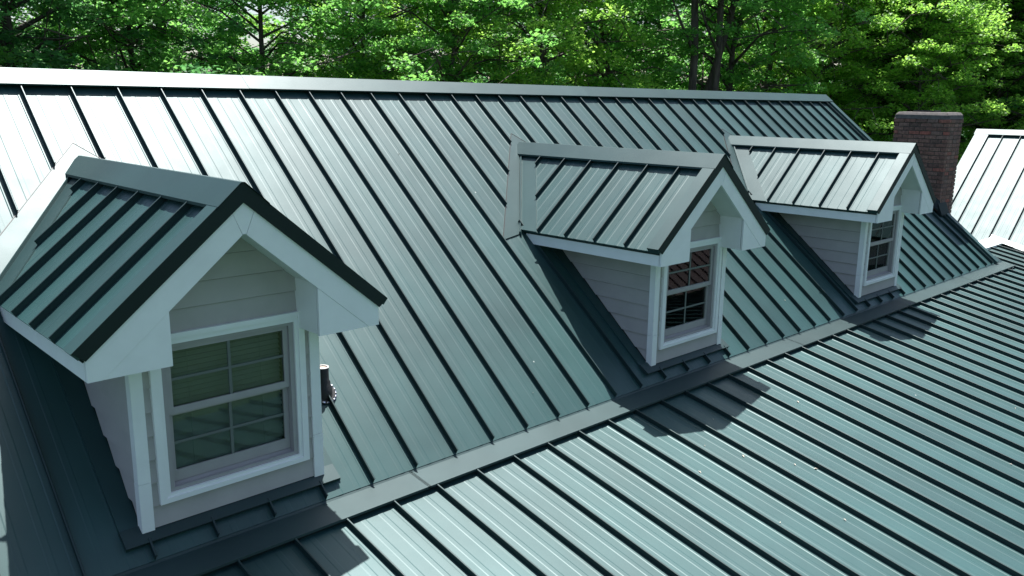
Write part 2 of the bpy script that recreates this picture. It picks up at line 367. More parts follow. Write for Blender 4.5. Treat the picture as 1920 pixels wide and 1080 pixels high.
# ------------------------------------------------------------------ dormers
ZB = YF * tt
DO = Vector((0, YF, ZB))
def dl(p): return (p[0] - DO.x, p[1] - DO.y, p[2] - DO.z)          # dormer coordinates
class DG(G):
    def add(s, v, f): return G.add(s, [dl(p) for p in v], f)
    def strip(s, rows): return G.strip(s, [[dl(p) for p in r] for r in rows])
yv = lambda d: (ZA - MD * d) / tt                                   # valley (plan) at distance d from the ridge
dm = Plane((0, 0, 0), (1, 0, 0), (0, -ct, -st_), (0, -st_, ct))
EXP = .156                                                           # siding exposure
def xz_prism(poly, y0, y1, name, mat, par):
    g = DG(); g.prism([(x, y0, z) for x, z in poly], [(x, y1, z) for x, z in poly]); return g.obj(name, mat, par)
def make_dormer():
    D = empty('dormer', (XC[0], YF, ZB + ZR), house)
    U = WD / ca
    for sg in (-1, 1):
        sl = Plane((0, 0, ZA), (0, 1, 0), (sg * ca, 0, -sa), (sg * sa, 0, ca))
        # valley in slope coordinates: y <= yv(u*ca) -> y + (MD*ca/tt) u <= ZA/tt
        vc = (1, MD * ca / tt, ZA / tt + .01)
        g = DG()
        qs = [(-3.665, .0), (-.70, 0), (yv(WD), U - .03), (-3.665, U - .03)]
        g.prism([sl(y, u, -.095) for y, u in qs], [sl(y, u, -HS - .012) for y, u in qs]); g.obj('roof_deck', 'dark', D)
        ys = [-3.26 + .4064 * k for k in range(6)]
        for y0 in [-3.6664] + ys:
            gg = pan(sl, y0, .06, U, (vc,), hem=.02, rib=1.7)
            if gg.v:
                g = DG(); g.add(gg.v, gg.f); g.obj('roof_panel', 'metal', D)
        for y in ys:
            uv = (-(y + .235) + ZA / tt) / (MD * ca / tt)
            u1 = min(U + .004, uv)
            if u1 > .2:
                gg = seam(sl, y, .08, u1); g = DG(); g.add(gg.v, gg.f); g.obj('standing_seam', 'seam', D)
        # rake: top flange, black face, white board
        g = DG()
        qs = [(-3.552, .0), (YG, .0), (YG, U + .006), (-3.552, U + .006)]
        g.prism([sl(y, u, -HS - .002) for y, u in qs], [sl(y, u, .0025) for y, u in qs]); g.obj('rake_flange', 'trim', D)
        zt = lambda x: ZA + .003 - MD * x
        xo = WD + .002
        xz = [(0, zt(0)), (sg * xo, zt(xo)), (sg * (xo - .068), zt(xo) - .056), (0, ZA - .121)]
        g = xz_prism(xz, YG - .004, YG + .006, 'rake_trim', 'dark', D)
        b0 = lambda x: -.895 - MD * x
        bd = [(sg * .0, ZA - .06), (sg * .963, ZA - .06 - MD * .963), (sg * .963, -1.638), (sg * .881, -1.638), (sg * .0135, -.9065), (sg * .071, -.769), (sg * .071, ZA - .06 - MD * .071)]
        bd = bd[1:]
        xz_prism(bd, YG + .008, YG + .030, 'rake_board', 'white', D)
        xz_prism([(sg * .49, b0(.49) - .0018), (sg * .879, -1.638), (sg * .49, -1.638)], YG + .010, YG + .030, 'eave_return', 'white', D)
        xz_prism([(sg * .02, -.80), (sg * .95, ZA - .1 - MD * .95), (sg * .95, -1.63), (sg * .50, -1.63), (sg * .50, b0(.50) + .01), (sg * .02, -.89)], YG + .0305, YG + .036, 'rake_backing', 'room', D)
        # eave box: inner side, soffit, fascia
        DG().box(min(sg * .49, sg * .505), max(sg * .49, sg * .505), YG + .037, YF - .004, -1.632, -1.26).obj('return_side', 'white', D)
        DG().box(min(sg * .507, sg * .942), max(sg * .507, sg * .942), YG + .037, -1.80, -1.632, -1.618).obj('eave_soffit', 'soffit', D)
        DG().box(min(sg * .944, sg * .963), max(sg * .944, sg * .963), YG + .037, -1.82, -1.638, -1.505).obj('eave_fascia', 'white', D)
        sf = [(0, -.872), (sg * .489, -.872 - MD * .489), (sg * .489, -.850 - MD * .489), (0, -.850)]
        xz_prism(sf, YG + .037, YF + .02, 'gable_soffit', 'soffit', D)
        # drip edge under the panels
        g = DG(); qs = [(-3.66, U - .012), (yv(WD), U - .012), (yv(WD), U), (-3.66, U)]
        g.prism([sl(y, u, -.092) for y, u in qs], [sl(y, u, -HS - .004) for y, u in qs]); g.obj('drip_edge', 'dark', D)
        # valley flashing
        poly = [(0, .565 / ct), (sg * 1.343, 1.877 / ct), (sg * 1.075, 1.84 / ct), (0, .72 / ct)]
        g = DG(); g.prism([dm(x, u, -HS) for x, u in poly], [dm(x, u, -HS + .014) for x, u in poly]); g.obj('valley_flashing', 'trim', D)
        for pa, pb in ((poly[0], poly[1]),):  # added black strip imitates the shade line along the flashing's upper edge
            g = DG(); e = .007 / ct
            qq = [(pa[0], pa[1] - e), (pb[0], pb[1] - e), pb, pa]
            g.prism([dm(x, u, -HS) for x, u in qq], [dm(x, u, -HS + .017) for x, u in qq]); g.obj('edge_shade_strip', 'rubber', D)
        ua = .10
        poly = [(yv(ua * ca) + .02, ua), (yv(WD) + .02, U), (yv(WD) - .235, U), (yv(ua * ca) - .235, ua)]
        g = DG(); g.prism([sl(y, u, -HS) for y, u in poly], [sl(y, u, -HS + .012) for y, u in poly]); g.obj('valley_flashing', 'trim', D)
        def vp(d, off, h): 
            return Vector((sg * d, yv(d) + off, ZA - MD * d + h))
        g = DG(); r = []
        for d in (.10, WD + .03): r.append([vp(d, .028, -.07), vp(d, .010, -.018), vp(d, -.010, -.018), vp(d, -.028, -.07)])
        g.prism(*r); g.obj('valley_rib', 'trim', D)
        # cheek wall and its lap siding
        xs = sg * .626
        core = [(YF + .01, YF * tt - .1), (YF + .01, -1.60), (-1.80, -1.60), (-1.80, -1.62)]
        g = DG(); g.prism([(xs, y, z) for y, z in core], [(xs - sg * .06, y, z) for y, z in core]); g.obj('cheek_wall', 'wallcore', D)
        k = 0; z0 = -2.935 + .005
        while z0 < -1.6:
            poly = [(YF + .0, z0 + .005), (-1.5, z0 + .005), (-1.5, z0 + EXP), (YF + .0, z0 + EXP)]
            poly = clip(poly, 0, 1, -1.606); poly = clip(poly, tt, -1, .03) if len(poly) > 2 else poly
            if len(poly) > 2:
                off = lambda z: .005 + .015 * (z0 + EXP - z) / EXP
                g = DG(); g.prism([(xs + sg * off(z), y, z) for y, z in poly], [(xs - sg * .004, y, z) for y, z in poly]); g.obj('siding_board', 'siding', D)
            z0 += EXP
        # corner board in two lengths
        cx = sg * .648
        for za_, zb_, pr_ in ((-2.45, -1.633, 0), (ZB - .03, -2.452, .0015)):
            g = DG()
            lo, hi = sorted((cx + sg * pr_, sg * .574))
            g.box(lo, hi, YF - .025 - pr_, YF - .002, za_, zb_)
            lo, hi = sorted((cx + sg * (pr_ + .003), sg * .625))
            g.box(lo, hi, YF - .023 - pr_, YF + .045, za_ + .0, zb_); g.obj('corner_board', 'white', D)
        # side flashing on the main roof
        x0, x1 = sorted((sg * .64, sg * .768))
        poly = [(x0, 1.7 / ct), (x1, 1.7 / ct), (x1, 3.45 / ct), (x0, 3.45 / ct)]
        g = DG(); g.prism([dm(x, u, -HS) for x, u in poly], [dm(x, u, -HS + .018) for x, u in poly]); g.obj('side_flashing', 'trim', D)
    # keystone at the peak
    xz_prism([(0, -.66), (.069, -.72), (.069, -.768), (.012, -.902), (-.012, -.902), (-.069, -.768), (-.069, -.72)], YG + .009, YG + .030, 'peak_block', 'white', D)
    # ridge cap
    g = DG(); r = []
    for y in (YG - .012, -.70):
        q = [(-.168, ZA - MD * .168 - .010), (-.167, ZA - MD * .167 + .006), (-.012, ZA + .006 - MD * .004), (.012, ZA + .006 - MD * .004), (.167, ZA - MD * .167 + .006), (.168, ZA - MD * .168 - .010)]
        r.append([(x, y, z) for x, z in q])
    g.strip(r); g.strip([[(x, y, z - .003) for x, y, z in reversed(rr)] for rr in r]); g.obj('ridge_cap', 'trim', D)
    # apron flashing in front
    g = DG(); yA, yB = YF + .02, -3.452
    q = lambda x, y, v: dm(x, -y / ct, v)
    g.hexa([q(-.772, yA, -.05), q(.755, yA, -.05), q(.755, yB, -.026), q(-.772, yB, -.026), q(-.772, yA, -.018), q(.755, yA, -.018), q(.755, yB, -.004), q(-.772, yB, -.004)])
    g.obj('apron_flashing', 'flash', D)
    # front wall: sheathing round the opening, then lap siding
    wx, wt, wb = .47, -1.575, -2.575
    g = DG(); y0, y1 = YF + .004, YF + .09
    g.prism([(-.615, y0, ZB - .1), (-.615, y0, -1.40), (-wx, y0, -1.27), (-wx, y0, ZB - .1)], [(-.615, y1, ZB - .1), (-.615, y1, -1.40), (-wx, y1, -1.27), (-wx, y1, ZB - .1)])
    g.prism([(.615, y0, ZB - .1), (.615, y0, -1.40), (wx, y0, -1.27), (wx, y0, ZB - .1)], [(.615, y1, ZB - .1), (.615, y1, -1.40), (wx, y1, -1.27), (wx, y1, ZB - .1)])
    g.prism([(-wx, y0, wt), (-wx, y0, -1.27), (0, y0, -.875), (wx, y0, -1.27), (wx, y0, wt)], [(-wx, y1, wt), (-wx, y1, -1.27), (0, y1, -.875), (wx, y1, -1.27), (wx, y1, wt)])
    g.box(-wx, wx, y0, y1, ZB - .1, wb); g.obj('front_wall', 'wallcore', D)
    z0 = -1.218 - 10 * EXP
    while z0 < -.87:
        z1 = z0 + EXP - .005
        def piece(x0, x1, za_, zb_):
            poly = [(x0, za_), (x1, za_), (x1, zb_), (x0, zb_)]
            for c in ((MD, 1, -.873), (-MD, 1, -.873)):
                poly = clip(poly, *c)
                if len(poly) < 3: return
            off = lambda z: .004 + .016 * (z0 + EXP - z) / EXP
            g = DG(); g.prism([(x, YF - off(z), z) for x, z in poly], [(x, YF + .003, z) for x, z in poly]); g.obj('siding_board', 'siding', D)
        if z1 > ZB:
            za_ = max(z0, ZB - .02)
            if z1 <= -2.60 or z0 >= -1.535: piece(-.605, .605, za_, z1)
            else:
                piece(-.60, -.515, za_, z1); piece(.515, .60, za_, z1)
                if z0 < -2.60: piece(-.515, .515, za_, -2.60)
                if z1 > -1.535: piece(-.515, .515, -1.535, z1)
        z0 += EXP
    # window: casing, vinyl frame, two sashes, panes, muntins, blind
    ox, oz0, oz1 = .530, -2.617, -1.519; ix, iz0, iz1 = .458, -2.560, -1.588
    def fr(name, mat, a, bb, y0, y1, par=D):
        """mitred four-piece frame from rectangle a (outer) to bb (inner); each a (x0,x1,z0,z1)"""
        X0, X1, Z0, Z1 = a; x0, x1, z0_, z1_ = bb
        for qd in ([(X0, Z1), (X1, Z1), (x1, z1_), (x0, z1_)], [(X0, Z0), (x0, z0_), (x1, z0_), (X1, Z0)], [(X0, Z0), (X0, Z1), (x0, z1_), (x0, z0_)], [(X1, Z0), (x1, z0_), (x1, z1_), (X1, Z1)]):
            xz_prism(qd, y0, y1, name, mat, par)
    fr('window_casing', 'white', (-ox, ox, oz0, oz1), (-.485, .485, -2.585, -1.552), YF - .042, YF + .02)
    fr('casing_bead', 'white', (-.4848, .4848, -2.5848, -1.5522), (-ix, ix, iz0, iz1), YF - .030, YF + .02)
    fr('window_frame', 'vinyl', (-ix + .0004, ix - .0004, iz0 + .0004, iz1 - .0004), (-.425, .425, -2.535, -1.612), YF - .014, YF + .085)
    g = DG(); g.prism([(-.424, YF - .012, -2.548), (-.424, YF + .08, -2.505), (-.424, YF + .08, -2.56)], [(.424, YF - .012, -2.548), (.424, YF + .08, -2.505), (.424, YF + .08, -2.56)]); g.obj('window_sill', 'vinyl', D)
    def sash(z0_, z1_, y, bot, top, gname):
        a = (-.4235, .4235, z0_, z1_); bb = (-.388, .388, z0_ + bot, z1_ - top)
        fr('window_sash', 'vinyl', a, bb, y, y + .03)
        DG().box(-.39, .39, y + .012, y + .015, z0_ + bot - .002, z1_ - top + .002).obj('window_pane', 'glass', D)
        zm = (z0_ + bot + z1_ - top) / 2
        DG().box(-.010, .010, y + .004, y + .010, z0_ + bot, z1_ - top).obj('muntin', 'muntin', D)
        DG().box(-.388, .388, y + .0045, y + .0105, zm - .009, zm + .009).obj('muntin', 'muntin', D)
    sash(-2.055, -1.613, YF + .004, .045, .03, 'a'); sash(-2.52, -2.035, YF + .036, .075, .04, 'b')
    z = -2.46
    sl0 = None
    while z < -1.6:
        if sl0 is None:
            g = DG(); g.prism([(-.40, YF + .082, z - .013), (-.40, YF + .100, z + .014), (-.40, YF + .102, z + .013), (-.40, YF + .084, z - .014)], [(.40, YF + .082, z - .013), (.40, YF + .100, z + .014), (.40, YF + .102, z + .013), (.40, YF + .084, z - .014)])
            sl0 = g.obj('blind_slat', 'blind', D); zz = z
        else: inst(sl0, D, (0, 0, z - zz))
        z += .0345
    for x in (-.25, .25): DG().box(x - .002, x + .002, YF + .078, YF + .0795, -2.48, -1.6).obj('blind_cord', 'blind', D)
    DG().box(-.45, .45, YF + .14, YF + .15, -2.70, -1.55).obj('room_back', 'room', D)
    return D
dorm = [make_dormer()]
kids = list(dorm[0].children)
for xc in XC[1:]:
    d = empty('dormer', (xc, YF, ZB + ZR), house)
    for k in kids:
        o = k.copy(); col.objects.link(o); o.parent = d
    dorm.append(d)

# ------------------------------------------------------------------ vent pipe through the main roof
vp0 = main(1.212, 2.87 / ct, -HS)
vent = empty('vent_pipe', vp0, house)
R0 = .050
G().lathe([(R0, -.05), (R0, .215), (R0 - .003, .2185), (R0 - .008, .2185), (R0 - .008, .205), (0, .203)], (0, 0, 0), 24).obj('pipe', 'rubber', vent, smooth=True)
G().lathe([(R0 - .0085, .2186), (R0 + .001, .2190), (R0 + .002, .212)], (0, 0, 0), 24).obj('pipe_rim', 'pvc', vent, smooth=True)
G().lathe([(0, .2085), (R0 - .008, .2085)], (0, 0, 0), 24).obj('pipe_plug', 'sealant', vent)
G().lathe([(.075, -.03), (.072, .05), (.062, .06), (.060, .095), (.052, .105), (.050, .14), (.0445, .145)], (0, 0, 0), 24).obj('boot', 'rubber', vent, smooth=True)
fl = Plane((0, 0, 0), (1, 0, 0), (0, -ct, -st_), (0, -st_, ct))
g = G(); N = 28; ro, ri = .108, .062
oct_ = lambda r, i: (r * math.cos(2 * math.pi * i / N), r * 1.05 * math.sin(2 * math.pi * i / N))
g.strip([[fl(*oct_(ri, i), .020) for i in range(N + 1)], [fl(*oct_(ro - .012, i), .016) for i in range(N + 1)], [fl(*oct_(ro, i), .010) for i in range(N + 1)], [fl(*oct_(ro, i), .0) for i in range(N + 1)]])
g.obj('flange', 'rubber', vent)
def blob(r, seg=6):
    g = G(); g.lathe([(r, 0), (r * .8, r * .5), (0, r * .8)], (0, 0, 0), seg); return g
b0 = blob(.0085, 8).obj('rivet', 'alu', vent, smooth=True)
for i in range(18):
    a = 2 * math.pi * i / 18
    p = fl(.099 * math.cos(a), .104 * math.sin(a), .015)
    if i == 0: b0.location = p
    else: inst(b0, vent, p)
for i in range(18):
    a = 2 * math.pi * (i + .5) / 18; a2 = a + .12
    G().hexa([fl(.094 * math.cos(a), .099 * math.sin(a), .016), fl(.104 * math.cos(a), .109 * math.sin(a), .012), fl(.104 * math.cos(a2), .109 * math.sin(a2), .012), fl(.094 * math.cos(a2), .099 * math.sin(a2), .016),
              fl(.094 * math.cos(a), .099 * math.sin(a), .021), fl(.104 * math.cos(a), .109 * math.sin(a), .018), fl(.104 * math.cos(a2), .109 * math.sin(a2), .018), fl(.094 * math.cos(a2), .099 * math.sin(a2), .021)]).obj('clamp_band', 'alu', vent)

# ------------------------------------------------------------------ chimney
CX0, CX1, CY0, CY1, CZ1 = 14.93, 15.62, -2.46, -1.45, ZR - .31
chim = empty('chimney', (CX0, CY0, 0), house)
G().box(.012, CX1 - CX0 - .012, .012, CY1 - CY0 - .012, 0, CZ1).obj('mortar_core', 'mortar', chim)
BL, BH, BW, J = .195, .063, .09, .013
rows = int((CZ1 - (ZR - 2.35)) / (BH + J))
W_, Dp = CX1 - CX0, CY1 - CY0
bm = {}
def brick(par, x0, x1, y0, y1, z, out=False):
    key = (round(x1 - x0, 3), round(y1 - y0, 3))
    if key not in bm:
        a, c, e = x1 - x0, y1 - y0, .004
        v = []
        for zz, i in ((0, e), (e, 0), (BH - e, 0), (BH, e)):
            v += [(i, i, zz), (a - i, i, zz), (a - i, c - i, zz), (i, c - i, zz)]
        f = [(3, 2, 1, 0), (12, 13, 14, 15)]
        for r in range(3):
            for k in range(4): f.append((r * 4 + k, r * 4 + (k + 1) % 4, (r + 1) * 4 + (k + 1) % 4, (r + 1) * 4 + k))
        bm[key] = G().add(v, f).obj('brick', 'brick', par); o = bm[key]
    else: o = inst(bm[key], par)
    o.location = (x0 + random.uniform(-.002, .002), y0 + random.uniform(-.002, .002), z); return o
back = G()
for r in range(rows):
    z = CZ1 - (r + 1) * (BH + J) + J
    e = .0
    if r == 0: e = -.012
    odd = r % 2
    # left face (runs along y)
    y = e
    first = BW if odd else BL
    while y < Dp - e - .02:
        ln = min(first, Dp - e - y); 
        if Dp - e - y - ln < .05: ln = Dp - e - y
        brick(chim, e, e + BW, y, y + ln, z); y += ln + J; first = BL
    # front face (runs along x)
    x = e + BW + J; first = (BL - BW - J + .09) if odd else BL
    while x < W_ - e - .02:
        ln = min(first, W_ - e - x)
        if W_ - e - x - ln < .05: ln = W_ - e - x
        brick(chim, x, x + ln, e, e + BW, z); x += ln + J; first = BL
    x = BW + J
    while x < W_ - .02:
        ln = min(BL, W_ - x); back.box(x, x + ln, Dp - BW, Dp, z, z + BH); x += ln + J
    y = BW + J
    while y < Dp - BW - J:
        ln = min(BL, Dp - BW - J - y); back.box(W_ - BW, W_, y, y + ln, z, z + BH); y += ln + J
bk = back.obj('rear_bricks', 'brick', chim); bk['kind'] = 'stuff'
# crown: rounded mortar wash, flue
def rr(x0, x1, y0, y1, rad, z, n=5):
    pts = []
    for cx, cy, a0 in ((x1 - rad, y1 - rad, 0), (x0 + rad, y1 - rad, 90), (x0 + rad, y0 + rad, 180), (x1 - rad, y0 + rad, 270)):
        for i in range(n + 1):
            a = math.radians(a0 + 90 * i / n); pts.append((cx + rad * math.cos(a), cy + rad * math.sin(a), z))
    return pts
def ring(lst):
    g = G()
    rows_ = [l + [l[0]] for l in lst]; g.strip(rows_); k = len(g.v); g.add(lst[-1], [tuple(range(len(lst[-1])))]); return g
lst = []
for z, o in ((0, -.018), (.02, -.012), (.075, -.008), (.10, .01), (.125, .03), (.13, .09)):
    pts = rr(o, W_ - o, o, Dp - o, .05, CZ1 + z + .002); random.seed(3)
    lst.append([(x + random.uniform(-.005, .005), y + random.uniform(-.005, .005), zz + random.uniform(-.004, .004)) for x, y, zz in pts])
ring(lst).obj('crown', 'concrete', chim)
f1 = rr(.18, W_ - .18, .35, Dp - .25, .03, CZ1 + .1); f2 = rr(.18, W_ - .18, .35, Dp - .25, .03, CZ1 + .165); f3 = rr(.2, W_ - .2, .37, Dp - .27, .03, CZ1 + .165); f4 = rr(.2, W_ - .2, .37, Dp - .27, .03, CZ1 + .11)
ring([f1, f2, f3, f4]).obj('flue', 'rubber', chim)
def cb(x, y): return (y * tt + ZR)
g = G(); yy = CY0 - .004; g.hexa([(-.09, -.10, cb(0, CY0 - .10) - .03), (.30, -.10, cb(0, CY0 - .10) - .03), (.30, -.012, cb(0, CY0) - .03), (-.09, -.012, cb(0, CY0) - .03),
     (-.09, -.10, cb(0, CY0 - .10) + .0), (.30, -.10, cb(0, CY0 - .10) + .0), (.30, -.012, cb(0, CY0) + .13), (-.09, -.012, cb(0, CY0) + .13)]); g.obj('base_flashing', 'dark', chim)
g = G(); g.hexa([(-.10, -.02, cb(0, CY0) - .02), (-.012, -.02, cb(0, CY0) - .02), (-.012, Dp + .05, cb(0, CY1) + .0), (-.10, Dp + .05, cb(0, CY1) + .0),
     (-.10, -.02, cb(0, CY0) + .01), (-.012, -.02, cb(0, CY0) + .16), (-.012, Dp + .05, cb(0, CY1) + .16), (-.10, Dp + .05, cb(0, CY1) + .02)]); g.obj('base_flashing', 'dark', chim)

# ------------------------------------------------------------------ right wing and the low link roof
wing = empty('wing_roof', (21.95, -4, ZR - .6), house)
mw = .8; aw = math.atan(mw); cw, sw = math.cos(aw), math.sin(aw)
wl = lambda p: (p[0] - 21.95, p[1] + 4, p[2] + .6 - 0)
class WG(G):
    def add(s, v, f): return G.add(s, [(p[0] - 21.95, p[1] + 4, p[2] - (ZR - .6)) for p in v], f)
    def strip(s, rows): return G.strip(s, [[(p[0] - 21.95, p[1] + 4, p[2] - (ZR - .6)) for p in r] for r in rows])
YW = -.67
for sg in (-1, 1):
    ws = Plane((22.03, 0, ZR - .622), (0, 1, 0), (sg * cw, 0, -sw), (sg * sw, 0, cw))
    UW = 4.15
    g = WG(); qs = [(YW, 0), (-8.5, 0), (-8.5, UW), (YW, UW)]
    g.prism([ws(y, u, -.16) for y, u in qs], [ws(y, u, -HS - .016) for y, u in qs]); g.obj('roof_deck', 'dark', wing)
    k = 0; y = -1.34 + S
    while y > -8.3:
        gg = pan(ws, y - S, .02, UW); h = WG(); h.add(gg.v, gg.f); h.obj('roof_panel', 'metal', wing)
        gg = seam(ws, y, .02, UW, HS, .012); h = WG(); h.add(gg.v, gg.f); h.obj('standing_seam', 'seam', wing); y -= S
    g = WG(); qs = [(YW, -.0), (YW - .33, -.0), (YW - .33, UW), (YW, UW)]
    g.prism([ws(y, u, -.09) for y, u in qs], [ws(y, u, .002) for y, u in qs]); g.obj('rake_trim', 'trim', wing)
g = WG(); r = []
for y in (YW + .02, -8.5):
    q = [(-.16, -.16 * mw - .008), (-.159, -.159 * mw + .008), (-.01, .008), (.01, .008), (.159, -.159 * mw + .008), (.16, -.16 * mw - .008)]
    r.append([(22.03 + x, y, ZR - .622 + z) for x, z in q])
g.strip(r); g.strip([[(x, y, z - .004) for x, y, z in reversed(q)] for q in r]); g.obj('ridge_cap', 'trim', wing)
ww = G(); prf = [(19.1, 0), (19.1, ZR - 3.25), (22.03, ZR - .85), (24.96, ZR - 3.25), (24.96, 0)]
ww.prism([(x, YW - .2, z) for x, z in prf], [(x, -8.2, z) for x, z in prf]); ww.obj('wing_wall', 'siding', house)
# link roof between the house and the wing
lk = Plane((0, -2.30, ZR - 3.02), (1, 0, 0), (0, -math.cos(PH), -math.sin(PH)), (0, -math.sin(PH), math.cos(PH)))
link = G(); qs = [(15.24, 0), (19.3, 0), (19.3, 4.8), (15.24, 4.8)]
link.prism([lk(x, u, -.18) for x, u in qs], [lk(x, u, -HS - .016) for x, u in qs]); link = link.obj('link_roof', 'dark', house)
x = 15.72
while x < 19.2:
    pan(lk, x, .05, 4.85).obj('roof_panel', 'metal', link); seam(lk, x, .05, 4.84).obj('standing_seam', 'seam', link); x += S
g = G(); g.hexa([lk(15.4, -.1, -.05), lk(18.98, -.1, -.05), lk(18.98, .22, -.05), lk(15.4, .22, -.05), lk(15.4, -.1, .012), lk(18.98, -.1, .012), lk(18.98, .22, .006), lk(15.4, .22, .006)]); g.obj('head_flashing', 'white', link)
G().box(15.3, 19.0, -2.3, -2.16, 0, ZR - 3.06).obj('link_wall', 'siding', house)
# valley flashing between link roof and wing slope
def vx(y): 
    z = ZR - 3.02 + (y + 2.30) * math.tan(PH)
    return 22.03 - (ZR - .622 - z) / mw, z
g = G(); A = []; B = []
for y in (-2.2, -7.0):
    x, z = vx(y); A += [(x - .14, y, z + .012), (x, y, z + .02), (x + .06, y, z + .02 + .06 * mw + .012)]
g.strip([A[:3], A[3:]]); g.obj('valley_flashing', 'white', link)

# ------------------------------------------------------------------ trees
def leaf_cloud(centers, radii, counts, size, flat=.4, droop=.35):
    """leaf-sized folded blades scattered through flattened sprays; returns verts, tris"""
    P = []; 
    for c, r, n in zip(centers, radii, counts):
        d = rng.normal(size=(n, 3)); d /= np.linalg.norm(d, axis=1)[:, None]
        rad = rng.random(n) ** .45
        q = d * rad[:, None] * np.array([r, r, r * flat]); q[:, 2] -= droop * (q[:, 0] ** 2 + q[:, 1] ** 2) / max(r, .1) * .5
        P.append(np.asarray(c)[None] + q)
    P = np.concatenate(P); n = len(P)
    nrm = np.stack([rng.normal(size=n) * .55, rng.normal(size=n) * .55, .55 + rng.random(n) * .7], 1); nrm /= np.linalg.norm(nrm, axis=1)[:, None]
    az = rng.random(n) * 2 * np.pi; a = np.stack([np.cos(az), np.sin(az), -.25 * np.ones(n)], 1)
    a -= nrm * (a * nrm).sum(1)[:, None]; a /= np.linalg.norm(a, axis=1)[:, None]; b_ = np.cross(nrm, a)
    sz = size * (.65 + .7 * rng.random(n))[:, None]
    v = np.empty((n, 4, 3)); v[:, 0] = P - a * sz * .5; v[:, 2] = P + a * sz * .5
    fold = nrm * sz * .10
    v[:, 1] = P + b_ * sz * .36 + fold - a * sz * .05; v[:, 3] = P - b_ * sz * .36 + fold - a * sz * .05
    return v.reshape(-1, 3)
def leaf_mesh(name, V, mat):
    n = len(V) // 4; me = bpy.data.meshes.new(name)
    me.vertices.add(4 * n); me.vertices.foreach_set('co', V.astype(np.float32).ravel())
    idx = np.arange(n)[:, None] * 4
    tri = np.concatenate([idx + np.array([[0, 1, 2]]), idx + np.array([[0, 2, 3]])], 1).ravel()
    me.loops.add(6 * n); me.loops.foreach_set('vertex_index', tri.astype(np.int32))
    me.polygons.add(2 * n); me.polygons.foreach_set('loop_start', (np.arange(2 * n) * 3).astype(np.int32))
    try: me.polygons.foreach_set('loop_total', np.full(2 * n, 3, np.int32))
    except Exception: pass
    me.update(calc_edges=True); me.validate(); me.materials.append(M[mat]); return me
def grow(seed, H, R_, z0, pads, per, size, lean=(0, 0), trunk_r=.2, flat=.42):
    """trunk with limbs and twigs, and sprays of leaves at their ends"""
    rs = random.Random(seed); g = G()
    tp = [Vector((lean[0] * (i / 9) ** 1.2 + rs.uniform(-.12, .12) * (i > 0), lean[1] * (i / 9) ** 1.2 + rs.uniform(-.12, .12) * (i > 0), H * .93 * i / 9)) for i in range(10)]
    g.tube(tp, [trunk_r * (1.25 if i == 0 else 1 - .085 * i) for i in range(10)], 9)
    cs, rd = [], []
    nl = max(8, pads // 6)
    for i in range(nl):
        f = (i + rs.random()) / nl; z = z0 + (H - z0) * f
        k = min(8.99, z / (H * .93) * 9); a = int(k); base = tp[a].lerp(tp[min(a + 1, 9)], k - a)
        az = i * 2.4 + rs.uniform(-.4, .4)
        env = R_ * (math.sin(math.pi * min(1, .18 + .80 * f)) ** .6) * rs.uniform(.75, 1.12)
        tip = base + Vector((math.cos(az) * env, math.sin(az) * env, env * rs.uniform(.12, .5)))
        mid = base.lerp(tip, .5) + Vector((0, 0, env * .10)); r0 = trunk_r * (.42 - .25 * f)
        g.tube([base, mid, tip], [r0, r0 * .6, r0 * .2], 5)
        m_ = pads // nl
        for j in range(m_):
            q = .32 + .72 * (j + rs.random()) / m_
            p = base.lerp(mid, q * 2) if q < .5 else mid.lerp(tip, q * 2 - 1)
            sp = env * .30
            e = p + Vector((rs.gauss(0, sp), rs.gauss(0, sp), rs.gauss(.1, sp * .6)))
            g.tube([p, p.lerp(e, .6) + Vector((0, 0, .06)), e], [.022, .016, .006], 3)
            cs.append(tuple(e)); rd.append(rs.uniform(.40, .85))
    V = leaf_cloud(cs, rd, [int(per * (r / .62) ** 1.5) for r in rd], size, flat)
    return g, V
variants = []
for i, (H, R_, z0, pads, per, size, mat, lean, tr_) in enumerate((
        (15, 3.9, 3.0, 300, 125, .160, 'leafA', (.4, .2), .21),
        (16, 3.6, 4.5, 280, 125, .155, 'leafB', (-.9, .3), .19),
        (14, 4.1, 2.2, 310, 125, .160, 'leafC', (.3, -.3), .22),
        (15, 3.4, 5.5, 240, 125, .155, 'leafA', (1.6, -.4), .20))):
    g, V = grow(20 + i, H, R_, z0, pads, per, size, lean, tr_)
    tm = g.obj('trunk', 'bark', None, smooth=True).data
    bpy.data.objects.remove(bpy.data.objects[[o.name for o in bpy.data.objects if o.data == tm][0]])
    variants.append((tm, leaf_mesh('crown', V, mat)))
g, V = grow(40, 5.6, 1.5, .9, 80, 110, .14, (.1, .1), .07)
tm = g.obj('trunk', 'bark', None, smooth=True).data
bpy.data.objects.remove(bpy.data.objects[[o.name for o in bpy.data.objects if o.data == tm][0]])
variants.append((tm, leaf_mesh('crown', V, 'leafB')))
def tree(name, vi, x, y, sc_, rot, label, group, z=0):
    t = empty(name, (x, y, z)); t.rotation_euler[2] = rot; t.scale = (sc_, sc_, sc_)
    for nm_, me in zip(('trunk', 'crown'), variants[vi]):
        o = bpy.data.objects.new(nm_, me); col.objects.link(o); o.parent = t
    return tag(t, label, 'tree', group)
def at(px, D):
    """ground position seen under image column px (of 1920) at plan distance D from the camera"""
    a = YAW + math.atan((px - 960) / FPX); return CAM[0] + D * math.sin(a), CAM[1] + D * math.cos(a)
